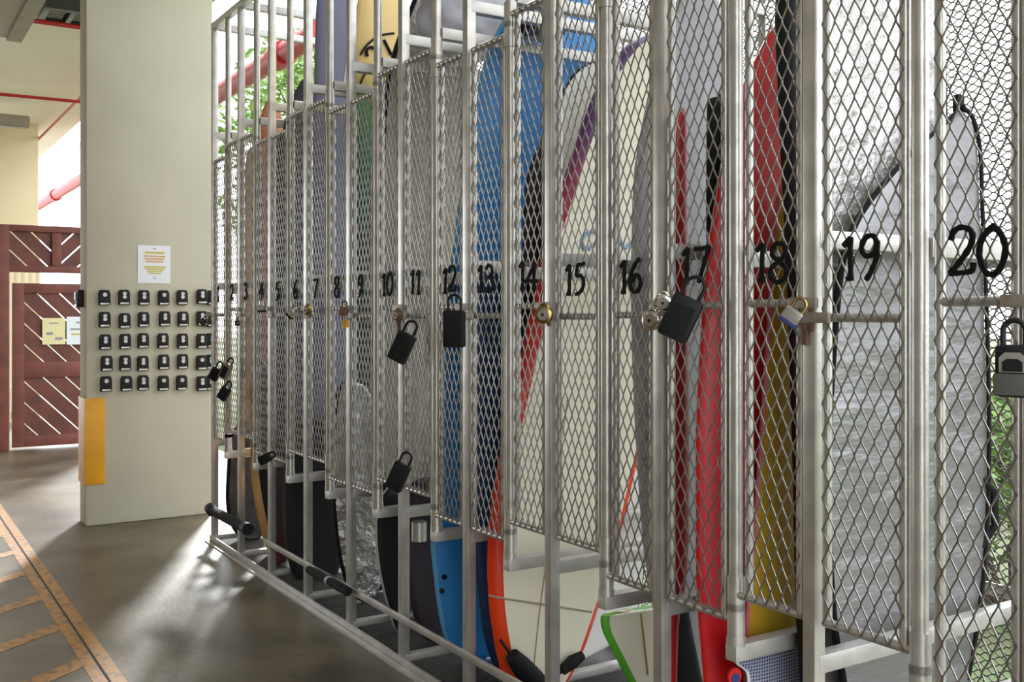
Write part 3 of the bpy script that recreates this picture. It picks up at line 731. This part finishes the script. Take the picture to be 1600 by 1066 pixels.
# -- locker 10: silver bag, purple bag, steel bottle cuff
board('board_bag', 'big dull silver board bag with black edge filling lockers 10 and 11', 'board bag', 2.355,
      [(690,-90),(660,-40),(641,10),(626,45),(611,90),(601,140),(595,220),(592,330),(592,480),(594,620),(600,720),(612,782),(650,800)],
      [(690,-90),(715,-20),(728,60),(734,160),(738,300),(738,450),(732,600),(720,700),(700,770),(680,795),(650,800)],
      .062, foil_mat('dull_foil', (.30,.275,.235), .5, .35, 45, .15), .016, B['trim'], 'piping', wr=.004, seed=5, body='cover', edge=.03, stretch=True)
pb = board('board_bag', 'dark aubergine board bag with a steel end ring at the foot of locker 10', 'board bag', 2.675,
      [(665,745),(642,760),(634,820),(636,900),(646,960),(660,992),(680,1000)],
      [(665,745),(700,760),(712,820),(714,900),(708,960),(696,990),(680,1000)],
      .07, B['purple'], wr=.005, seed=6, body='cover', edge=.03)
q = on_x(655, 830, 2.735)
MB().tube([(2.735, q.y, q.z-.042), (2.735, q.y, q.z+.042)], .034, 20).build('steel_ring', M['silver'], pb)
board('board_bag', 'slim black board bag tapering to the floor below door 10', 'board bag', 2.455,
      [(606,760),(590,785),(586,830),(590,880),(600,930),(612,965),(622,975)],
      [(606,760),(640,780),(652,830),(652,890),(645,940),(635,970),(622,975)],
      .042, B['blackbag'], .006, B['pale_bag'], 'piping', wr=.004, seed=7, body='cover', edge=.03)
# folded bag lying over the upper bars
def lump(name, label, cat, c, s, m, seed, part='cloth'):
    bm = bmesh.new(); bmesh.ops.create_icosphere(bm, subdivisions=4, radius=1)
    for q in bm.verts:
        p_ = q.co.copy(); k_ = max(abs(p_.x), abs(p_.y), abs(p_.z)); p_ = p_*(1-.45)+p_/k_*.45*.85
        n_ = 1+.16*mnoise.noise(p_*2.1+Vector((seed,0,0)))+.09*mnoise.noise(p_*5+Vector((0,seed,0)))
        q.co = Vector((p_.x*s[0], p_.y*s[1], p_.z*s[2]))*n_
    zmin = min(q.co.z for q in bm.verts)
    me = bpy.data.meshes.new(name)
    for q in bm.verts:
        if q.co.z < -.75*s[2]: q.co.z = -.75*s[2]
    bm.to_mesh(me); bm.free(); me.materials.append(m); smooth(me, 80)
    o = bpy.data.objects.new(name, me); COL.objects.link(o); o.location = c; return tag(o, label, cat)
a = on_x(672, 22, 2.665)
lump('folded_bag', 'lavender grey folded bag resting on the upper bars above door 11', 'bag', (2.665, .43, 2.693+.75*.20), (.15, .30, .20), B['lavender'], 3)
lump('crumpled_bag', 'crumpled black and silver bag on the upper bars above door 13', 'bag', (3.20, .42, 2.655+.75*.12), (.10, .14, .12), mat('marbled_fabric', (.30,.30,.31), .5, .2, col2=(.01,.01,.012), vscale=9, lo=.42, hi=.56), 9)
# -- locker 8: yellow board with scroll art
ym_ = ramp_mat('yellow_green', 2, [(1.9,(.008,.045,.025)), (2.35,(.012,.10,.045)), (2.60,(.05,.20,.05)), (2.70,(.45,.36,.08)), (2.86,(.74,.53,.20)), (3.5,(.80,.60,.26))], .4, .06)
yb = board('surfboard', 'yellow surfboard with black scroll drawing fading to green, above and behind door 9', 'surfboard', 1.765,
      [(600,-95),(575,-60),(560,-10),(553,70),(550,170),(549,330),(550,500),(552,650),(558,750),(572,800),(588,812)],
      [(600,-95),(625,-60),(640,0),(648,80),(652,200),(652,350),(648,500),(640,650),(625,750),(608,800),(588,812)],
      .055, ym_, body='deck', stretch=True)
def arc_part(pts, r, m, par, nm, X):
    cs = catmull([(on_x(u, v, X).y, on_x(u, v, X).z) for u, v in pts], 8)
    MB().tube([(X, q[0], q[1]) for q in cs], r, 6).build(nm, m, par)
arc_part([(563,86),(572,72),(590,57),(606,53),(616,52)], .0055, B['trim'], yb, 'scroll_line', 1.798)
arc_part([(574,88),(573,78),(580,74),(588,78)], .0085, B['trim'], yb, 'scroll_line', 1.798)
arc_part([(600,62),(606,74),(612,86)], .009, B['trim'], yb, 'scroll_line', 1.798)
arc_part([(561,148),(563,132),(570,116),(582,104),(598,100)], .0055, B['trim'], yb, 'scroll_line', 1.798)
# -- locker 7/6: foil bag, slate board
board('board_bag', 'short crinkly bright foil board bag with black edge below doors 8 and 9', 'board bag', 1.90,
      [(545,590),(527,610),(519,680),(518,760),(523,830),(533,890),(546,925),(566,938)],
      [(545,590),(578,612),(598,680),(606,760),(606,840),(598,900),(585,930),(566,938)],
      .060, B['foil2'], .012, B['trim'], 'piping', wr=.012, seed=8, body='cover', edge=.03)
slb = board('surfboard', 'flat slate blue board with pale inlay, rising above doors 7 and 8', 'surfboard', 1.20,
      [(520,-110),(502,-70),(495,-10),(492,80),(490,200),(488,380),(487,550),(490,680),(498,720),(510,730)],
      [(520,-110),(545,-70),(556,-10),(561,80),(562,200),(562,380),(558,550),(548,680),(530,720),(510,730)],
      .05, B['slate'], body='deck', stretch=True)
q0 = [on_x(u, v, 1.226) for u, v in ((545,50),(548,140),(536,140))]
MB().prism([(1.2235, p_.y, p_.z) for p_ in q0], (.004,0,0)).build('inlay', B['lavender'], slb)
# -- locker 5: black slab
board('board_bag', 'broad matt black board case at the foot of lockers 5 to 8', 'board bag', 1.275,
      [(480,650),(452,660),(442,700),(441,780),(446,850),(456,895),(475,912),(490,915)],
      [(480,650),(525,658),(535,700),(537,780),(534,860),(525,902),(508,914),(490,915)],
      .05, B['blackbag'], .008, B['charcoal'], 'binding', body='cover', edge=.03)
board('surfboard', 'dark blue grey nose of a board leaning above doors 5 and 6', 'surfboard', .98,
      [(478,118),(462,140),(450,170),(440,215),(433,300),(430,420),(431,560),(438,660),(455,690)],
      [(478,118),(492,135),(500,180),(504,260),(506,400),(504,540),(495,640),(478,682),(455,690)],
      .055, mat('charcoal_board', (.045,.042,.055), .45), body='deck', stretch=True)
board('surfboard', 'maroon board behind doors 4 and 5', 'surfboard', .93,
      [(440,205),(425,230),(418,320),(416,450),(418,600),(425,690),(436,700)],
      [(440,205),(452,230),(458,320),(460,450),(458,600),(450,690),(436,700)],
      .03, B['maroon'], body='deck', stretch=True)
board('surfboard', 'terracotta nosed board peeping over door 3', 'surfboard', 0.625,
      [(424,150),(412,166),(407,190),(404,260),(403,400),(404,560),(408,660),(420,690)],
      [(424,150),(438,170),(442,210),(444,300),(444,430),(442,570),(434,660),(420,690)],
      .05, B['terracotta'], body='deck', stretch=True)
# -- locker 3: timber railed board with black deck
board('surfboard', 'black decked board with broad amber wooden rails in locker 3', 'surfboard', 0.69,
      [(405,560),(392,590),(387,650),(388,700),(394,760),(404,815),(418,860),(436,880)],
      [(405,560),(440,590),(452,650),(456,720),(456,790),(452,840),(446,872),(436,880)],
      .045, B['blackbag'], .045, B['timber'], 'rail', body='deck')
board('surfboard', 'olive brown board behind doors 2 and 3', 'surfboard', .052,
      [(392,228),(384,250),(381,330),(380,460),(381,600),(386,680),(396,690)],
      [(392,228),(404,250),(408,330),(409,460),(408,600),(403,680),(396,690)],
      .035, B['olive'], body='deck', stretch=True)
# -- locker 1: charcoal bag
board('board_bag', 'creased charcoal board bag with black piping in the end lockers 1 and 2', 'board bag', 0.14,
      [(375,660),(360,680),(355,730),(353,780),(358,815),(372,838),(392,846)],
      [(375,660),(405,672),(416,720),(420,780),(416,820),(406,840),(392,846)],
      .075, B['charcoal'], .014, B['trim'], 'piping', wr=.010, seed=11, body='cover', edge=.03)
# rolls lying along the front rail
def roll(name, label, cat, pts, r, m, n=12):
    return tag(MB().tube(pts, r, n).build(name, m), label, cat)
a = on_y(330, 797, -.055); b = on_y(385, 826, -.055)
pr = thing('padded_bar', 'black padded carrying bar hooked across the end posts near the floor', 'bar', ((a.x+b.x)/2, -.055, a.z))
MB().tube([(a.x, -.055, a.z), (b.x, -.055, b.z)], .030, 12).build('grip', M['rubber'], pr)
MB().tube([(a.x-.03, -.055, a.z+.008), (a.x+.03, -.055, a.z-.004)], .036, 12).build('end_cap', M['black'], pr)
MB().tube([(b.x-.03, -.055, b.z), (b.x+.03, -.055, b.z)], .036, 12).build('end_cap', M['black'], pr)
a = on_y(484, 878, -.048); b = on_y(545, 914, -.048)
pr = thing('pole', 'dark pole with pale ring strapped along the front rail below door 7', 'pole', ((a.x+b.x)/2, -.045, .22))
MB().tube([(a.x, -.052, .206), (b.x, -.052, .206)], .020, 12).build('shaft', M['rubber'], pr)
xm = (a.x+b.x)/2; MB().tube([(xm, -.052, .206), (xm+.025, -.052, .206)], .0215, 12).build('ring', B['lavender'], pr)
# navy grid bodyboard at the foot of locker 18
gridm = bpy.data.materials.new('navy_grid'); gridm.use_nodes = True; nt = gridm.node_tree; bb = nt.nodes['Principled BSDF']
tc = nt.nodes.new('ShaderNodeTexCoord'); mp = nt.nodes.new('ShaderNodeMapping'); mp.inputs['Rotation'].default_value = (0, math.radians(90), 0); nt.links.new(tc.outputs['Object'], mp.inputs[0])
br = nt.nodes.new('ShaderNodeTexBrick'); br.offset = 0; br.inputs['Scale'].default_value = 95
br.inputs['Color1'].default_value = (.012,.02,.10,1); br.inputs['Color2'].default_value = (.015,.025,.12,1); br.inputs['Mortar'].default_value = (.38,.40,.48,1)
br.inputs['Mortar Size'].default_value = .18; br.inputs['Brick Width'].default_value = .9; br.inputs['Row Height'].default_value = .9
sx = nt.nodes.new('ShaderNodeSeparateXYZ'); cx_ = nt.nodes.new('ShaderNodeCombineXYZ'); nt.links.new(tc.outputs['Object'], sx.inputs[0])
nt.links.new(sx.outputs[1], cx_.inputs[0]); nt.links.new(sx.outputs[2], cx_.inputs[1]); nt.links.new(cx_.outputs[0], br.inputs['Vector']); nt.links.new(br.outputs[0], bb.inputs['Base Color'])
nb = board('bodyboard', 'bodyboard with navy grid print and white scalloped edge below door 18', 'bodyboard', 4.728,
      [(1190,1003),(1155,1012),(1143,1026),(1152,1040),(1166,1052),(1168,1085),(1172,1130),(1200,1150)],
      [(1190,1003),(1235,1000),(1262,1005),(1268,1040),(1268,1085),(1262,1130),(1230,1148),(1200,1150)],
      .024, gridm, .008, B['white'], 'edge', body='deck')
q = on_x(1149, 1058, 4.742)
MB().tube([(4.735, q.y, q.z), (4.742, q.y, q.z)], .024, 16).build('red_swirl', B['red'], nb)
MB().tube([(4.735, q.y, q.z-.004), (4.744, q.y, q.z-.004)], .014, 16).build('navy_dot', B['navy'], nb)
# ================================================================== PADLOCKS
def lock_frame(u, v, ang, y=-.05):
    p_ = on_y(u, v, y); return p_, ang
def key_lock(u, v, wpx, hpx, ang, label, y=-.085, body_m='black', panel=False, sh=.9, yaw=42.):
    """portable key lock box: u,v = centre of its body, sizes in photo pixels turned to metres at the door plane"""
    c_ = on_y(u, v, y); dep = (c_-CAM).dot(FW); wd = wpx/F*dep/.97; ht = hpx/F*dep
    wd = min(max(wd, .045), .095)
    t_ = thing('key_safe', label, 'key lock', tuple(c_), rot=(0, math.radians(ang), math.radians(yaw)))
    def add(mb, nm, m):
        o = bpy.data.objects.new(nm, mb.mesh(nm, m)); COL.objects.link(o); o.parent = t_; return o
    add(MB().box((-wd/2, -.018, -ht/2), (wd/2, .018, ht/2), min(.010, wd*.2)), 'body', M[body_m])
    r = wd*.30; z_ = ht/2-.004; hh = r*sh*1.6
    arc = [(-r, 0, z_)] + [(r*math.cos(math.pi-math.pi*i/10), 0, z_+hh+r*math.sin(math.pi*i/10)) for i in range(11)] + [(r, 0, z_)]
    add(MB().tube(arc, .0055, 8), 'shackle', M['black'] if body_m == 'black' else M['black'])
    if panel:
        add(MB().prism([(-wd*.36, -.019, -ht*.02), (wd*.36, -.019, -ht*.02), (wd*.36, -.019, ht*.26), (wd*.2, -.019, ht*.36), (-wd*.2, -.019, ht*.36), (-wd*.36, -.019, ht*.26)], (0,-.003,0)), 'shutter', M['silver'])
        add(MB().prism([(-wd*.27, -.022, .0), (wd*.27, -.022, .0), (wd*.27, -.022, ht*.18), (wd*.14, -.022, ht*.24), (-wd*.14, -.022, ht*.24), (-wd*.27, -.022, ht*.18)], (0,-.003,0)), 'dial_window', M['black'])
        add(MB().box((-wd/2-.001, -.0215, -ht/2+.004), (wd/2+.001, -.017, -.004), .003), 'lower_cover', mat('dark_grey_cover', (.085,.082,.072), .45))
    else:
        add(MB().box((-wd*.34, -.0195, -ht*.38), (wd*.34, -.017, ht*.30), .002), 'face_plate', M['rubber'])
    return t_
def padlock(u, v, wd, ht, ang, label, body, band=None, y=-.055, shm='chrome', r=.004, yaw=30):
    c_ = on_y(u, v, y)
    t_ = thing('padlock', label, 'padlock', tuple(c_), rot=(0, math.radians(ang), math.radians(yaw)))
    def add(mb, nm, m):
        o = bpy.data.objects.new(nm, mb.mesh(nm, m)); COL.objects.link(o); o.parent = t_; return o
    add(MB().box((-wd/2, -.011, -ht/2), (wd/2, .011, ht/2), .003), 'body', M[body])
    if band: add(MB().box((-wd/2-.0012, -.0122, -ht/2-.001), (wd/2+.0012, .0122, -ht/2+ht*.26), .003), 'bumper', band)
    for k_ in range(3): add(MB().box((-wd/2-.0006, -.0116, -ht*.08+k_*ht*.16), (wd/2+.0006, .0116, -ht*.08+k_*ht*.16+.0012)), 'laminate', M['latch'])
    rr = wd*.34; z_ = ht/2-.002; hh = ht*.42
    arc = [(-rr, 0, z_)] + [(rr*math.cos(math.pi-math.pi*i/10), 0, z_+hh+rr*math.sin(math.pi*i/10)) for i in range(11)] + [(rr, 0, z_)]
    add(MB().tube(arc, r, 8), 'shackle', M[shm]); return t_
def disc_lock(u, v, rad, ang, label, m='chrome', y=-.058):
    c_ = on_y(u, v, y); t_ = thing('disc_padlock', label, 'padlock', tuple(c_), rot=(0, 0, math.radians(ang)))
    def add(mb, nm, mm):
        o = bpy.data.objects.new(nm, mb.mesh(nm, mm)); COL.objects.link(o); o.parent = t_; return o
    prof = [(-.014,.80),(-.011,.95),(-.004,1.0),(.004,1.0),(.011,.95),(.014,.80)]
    add(MB().tube([(0, a_, 0) for a_, _ in prof], [rad*b_ for _, b_ in prof], 24), 'body', M[m])
    add(MB().tube([(0,-.0165,0),(0,-.013,0)], rad*.62, 20), 'dial', M['latch'])
    add(MB().tube([(0,-.019,0),(0,-.016,0)], rad*.16, 10), 'keyhole', M['black'])
    arc = [(rad*.5*math.cos(math.pi*i/8), 0, rad*.75+rad*.42*math.sin(math.pi*i/8)) for i in range(9)]
    add(MB().tube(arc, .0045, 8), 'shackle', M[m]); return t_
key_lock(1585, 580, 52, 82, 0, 'grey faced key safe with black shackle hanging on the latch of door 20', y=-.085, panel=True, sh=1.0, yaw=22)
key_lock(1063, 497, 48, 70, 25, 'black key safe swung sideways with open shackle between doors 16 and 17', y=-.09, sh=.9)
disc_lock(1036, 474, .027, 45, 'chrome disc padlock at the top of the hasp on door 17', y=-.055)
disc_lock(1019, 501, .028, 20, 'chrome disc padlock at the hasp of door 16', y=-.085)
padlock(1237, 495, .046, .040, 35, 'silver laminated padlock with blue band on the latch of door 18', 'silver', mat('blue_band', (.03,.05,.20), .4), shm='brass')
disc_lock(850, 492, .030, 40, 'worn brass disc padlock on the post between doors 14 and 15', 'brass')
key_lock(710, 514, 34, 58, 0, 'upright black key safe hanging on the latch of door 12', y=-.085)
key_lock(628, 543, 30, 48, 26, 'tilted black key safe hanging in front of doors 10 and 11', y=-.085)
disc_lock(622, 493, .024, 10, 'rusty disc padlock above the tilted key safe by door 10', 'rust')
key_lock(622, 745, 27, 45, 25, 'black key safe hooked low at the bottom corner of door 10', y=-.085)
padlock(455, 490, .045, .045, 38, 'small padlock with bright steel body and black base by door 6', 'silver', M['black'], r=.005)
disc_lock(481, 485, .026, 15, 'dull brass padlock on the hasp of door 7', 'brass')
padlock(537, 487, .040, .042, 8, 'rusted padlock on the hasp of door 8', 'rust', shm='rust')
padlock(540, 506, .024, .034, 0, 'small padlock in an orange sleeve hanging below the hasp of door 8', 'orange', shm='latch', y=-.065)
padlock(409, 482, .040, .040, 0, 'small black and steel padlock on the latch of door 4', 'silver', M['black'])
padlock(371, 505, .026, .030, 0, 'tiny dark padlock hanging by door 2', 'black', shm='latch')
key_lock(336, 584, 15, 22, 32, 'small black key safe hanging from the end post, uppermost of three', y=-.085)
key_lock(353, 580, 14, 26, 28, 'olive faced key safe hanging between two black ones at door 1', y=-.085, body_m='latch')
key_lock(350, 615, 15, 22, 32, 'small black key safe hanging lowest by the end post', y=-.11)
key_lock(414, 717, 14, 20, 62, 'small black key safe lodged at the bottom of door 4', y=-.085)
padlock(318, 503, .042, .046, 35, 'black padlock with bright shackle hooked on the end post latch', 'black', y=-.06)
# loop for the end post latch: rod that carries the hanging key safes
MB().box((-.10, -.030, 1.484), (.02, -.018, 1.500)).build('latch_rod', M['latch'], rack, sm=False)

# ================================================================== OUTSIDE
M['grass'] = mat('lawn', (.07, .12, .03), .9, col2=(.12, .12, .06), vscale=2)
M['leaf'] = mat('leaf', (.10, .24, .035), .5, var=.4, vscale=3)
M['leaf2'] = mat('light_leaf', (.20, .34, .07), .5, var=.4, vscale=3)
M['bark'] = mat('bark', (.12, .085, .06), .85, bump=.3)
struct(MB().box((-60, 1.35, -.45), (40, 60, -.12)), 'outdoor_ground', M['grass'], sm=False)
M['apron'] = mat('pale_paving', (.55, .53, .48), .8, var=.1, vscale=1)
struct(MB().box((-60, -40, -.45), (-14, 1.35, -.12)), 'outdoor_apron', M['apron'], sm=False)
struct(MB().box((8.6, -40, -.45), (40, 1.35, -.12)), 'outdoor_drive', M['apron'], sm=False)
def foliage(cs, n, size, rng):
    mb = MB()
    for _ in range(n):
        c_, s_ = rng.choice(cs)
        d = Vector((rng.gauss(0,1), rng.gauss(0,1), rng.gauss(0,1))).normalized()*rng.random()**.4
        p_ = Vector(c_)+Vector((d.x*s_[0], d.y*s_[1], d.z*s_[2]))
        a = Vector((rng.gauss(0,1), rng.gauss(0,1), rng.gauss(0,.6))).normalized(); b_ = a.cross(Vector((rng.gauss(0,1), rng.gauss(0,1), rng.gauss(0,1)))).normalized()
        l = size*rng.uniform(.6,1.3); w_ = l*.36; k_ = a.cross(b_)*l*.12
        mb.add([p_-a*l, p_+b_*w_+k_, p_+a*l, p_-b_*w_+k_], [(0,1,2),(0,2,3)])
    return mb
def shrub(label, x, y, h, r, n, size, m, seed, zb=-.12):
    rng = random.Random(seed); t_ = thing('shrub', label, 'shrub', (x, y, zb), 'shrubs outside the lockers')
    cs = [((x+rng.uniform(-r,r)*.6, y+rng.uniform(-.3,.3)*r, zb+h*rng.uniform(.25,.75)), (r*.55, r*.5, h*.34)) for _ in range(7)]
    o = foliage(cs, n, size, rng).build('foliage', m, t_, sm=False); o['kind'] = 'stuff'
    for i in range(4):
        q = rng.choice(cs)[0]; MB().tube([(x+.05*i, y, zb), ((x+q[0])/2, (y+q[1])/2, zb+(q[2]-zb)*.5), q], [.02,.015,.006], 6).build('stem', M['bark'], t_)
for i, (x, y, h, r) in enumerate(((1.7,3.6,1.0,.7), (3.3,3.4,1.25,.72), (4.9,3.7,1.05,.7), (.1,3.9,.9,.7), (-1.7,4.2,1.0,.8), (2.7,5.4,1.2,.9))):
    shrub(('dark green leafy shrub outside behind the locker rack', 'light green leafy shrub outside behind the locker rack')[i % 2], x, y, h, r, 1500, .075, (M['leaf'], M['leaf2'])[i % 2], 20+i)
def tree(label, x, y, h, cw, n, size, m, seed):
    rng = random.Random(seed); t_ = thing('tree', label, 'tree', (x, y, -.12))
    MB().tube([(x,y,-.12), (x+.1,y,h*.3), (x-.05,y+.1,h*.6), (x+.05,y,h*.85)], [.16,.13,.10,.04], 10).build('trunk', M['bark'], t_)
    cs = []
    for i in range(11):
        an = rng.uniform(0, 6.28); rr = cw*rng.uniform(.2,.8); zz = h*rng.uniform(.45,.95); c_ = (x+rr*math.cos(an), y+rr*math.sin(an), zz)
        cs.append((c_, (cw*.38, cw*.38, h*.10))); MB().tube([(x,y,zz*.75), c_], [.05,.012], 6).build('branch', M['bark'], t_)
    o = foliage(cs, n, size, rng).build('foliage', m, t_, sm=False); o['kind'] = 'stuff'
tree('open crowned tree beyond the red pipe', -12.5, 5.6, 7.6, 2.4, 3200, .13, M['leaf2'], 3)
tree('small drooping tree beside the open crowned tree', -9.0, 4.4, 5.2, 1.3, 1500, .11, M['leaf'], 5)
# slatted white screen outside
sc = thing('slatted_screen', 'white horizontal slatted screen outside above the shrubs', 'screen', (-1.8, 5.4, -.12))
for x in (-3.4, -.4): MB().box((x-.05, 5.36, -.12), (x+.05, 5.44, 5.4)).build('screen_post', M['white_paint'], sc, sm=False)
for i in range(6): MB().box((-3.6, 5.31, 3.55+.30*i), (-.2, 5.36, 3.72+.30*i)).build('slat', M['white_paint'], sc, sm=False)
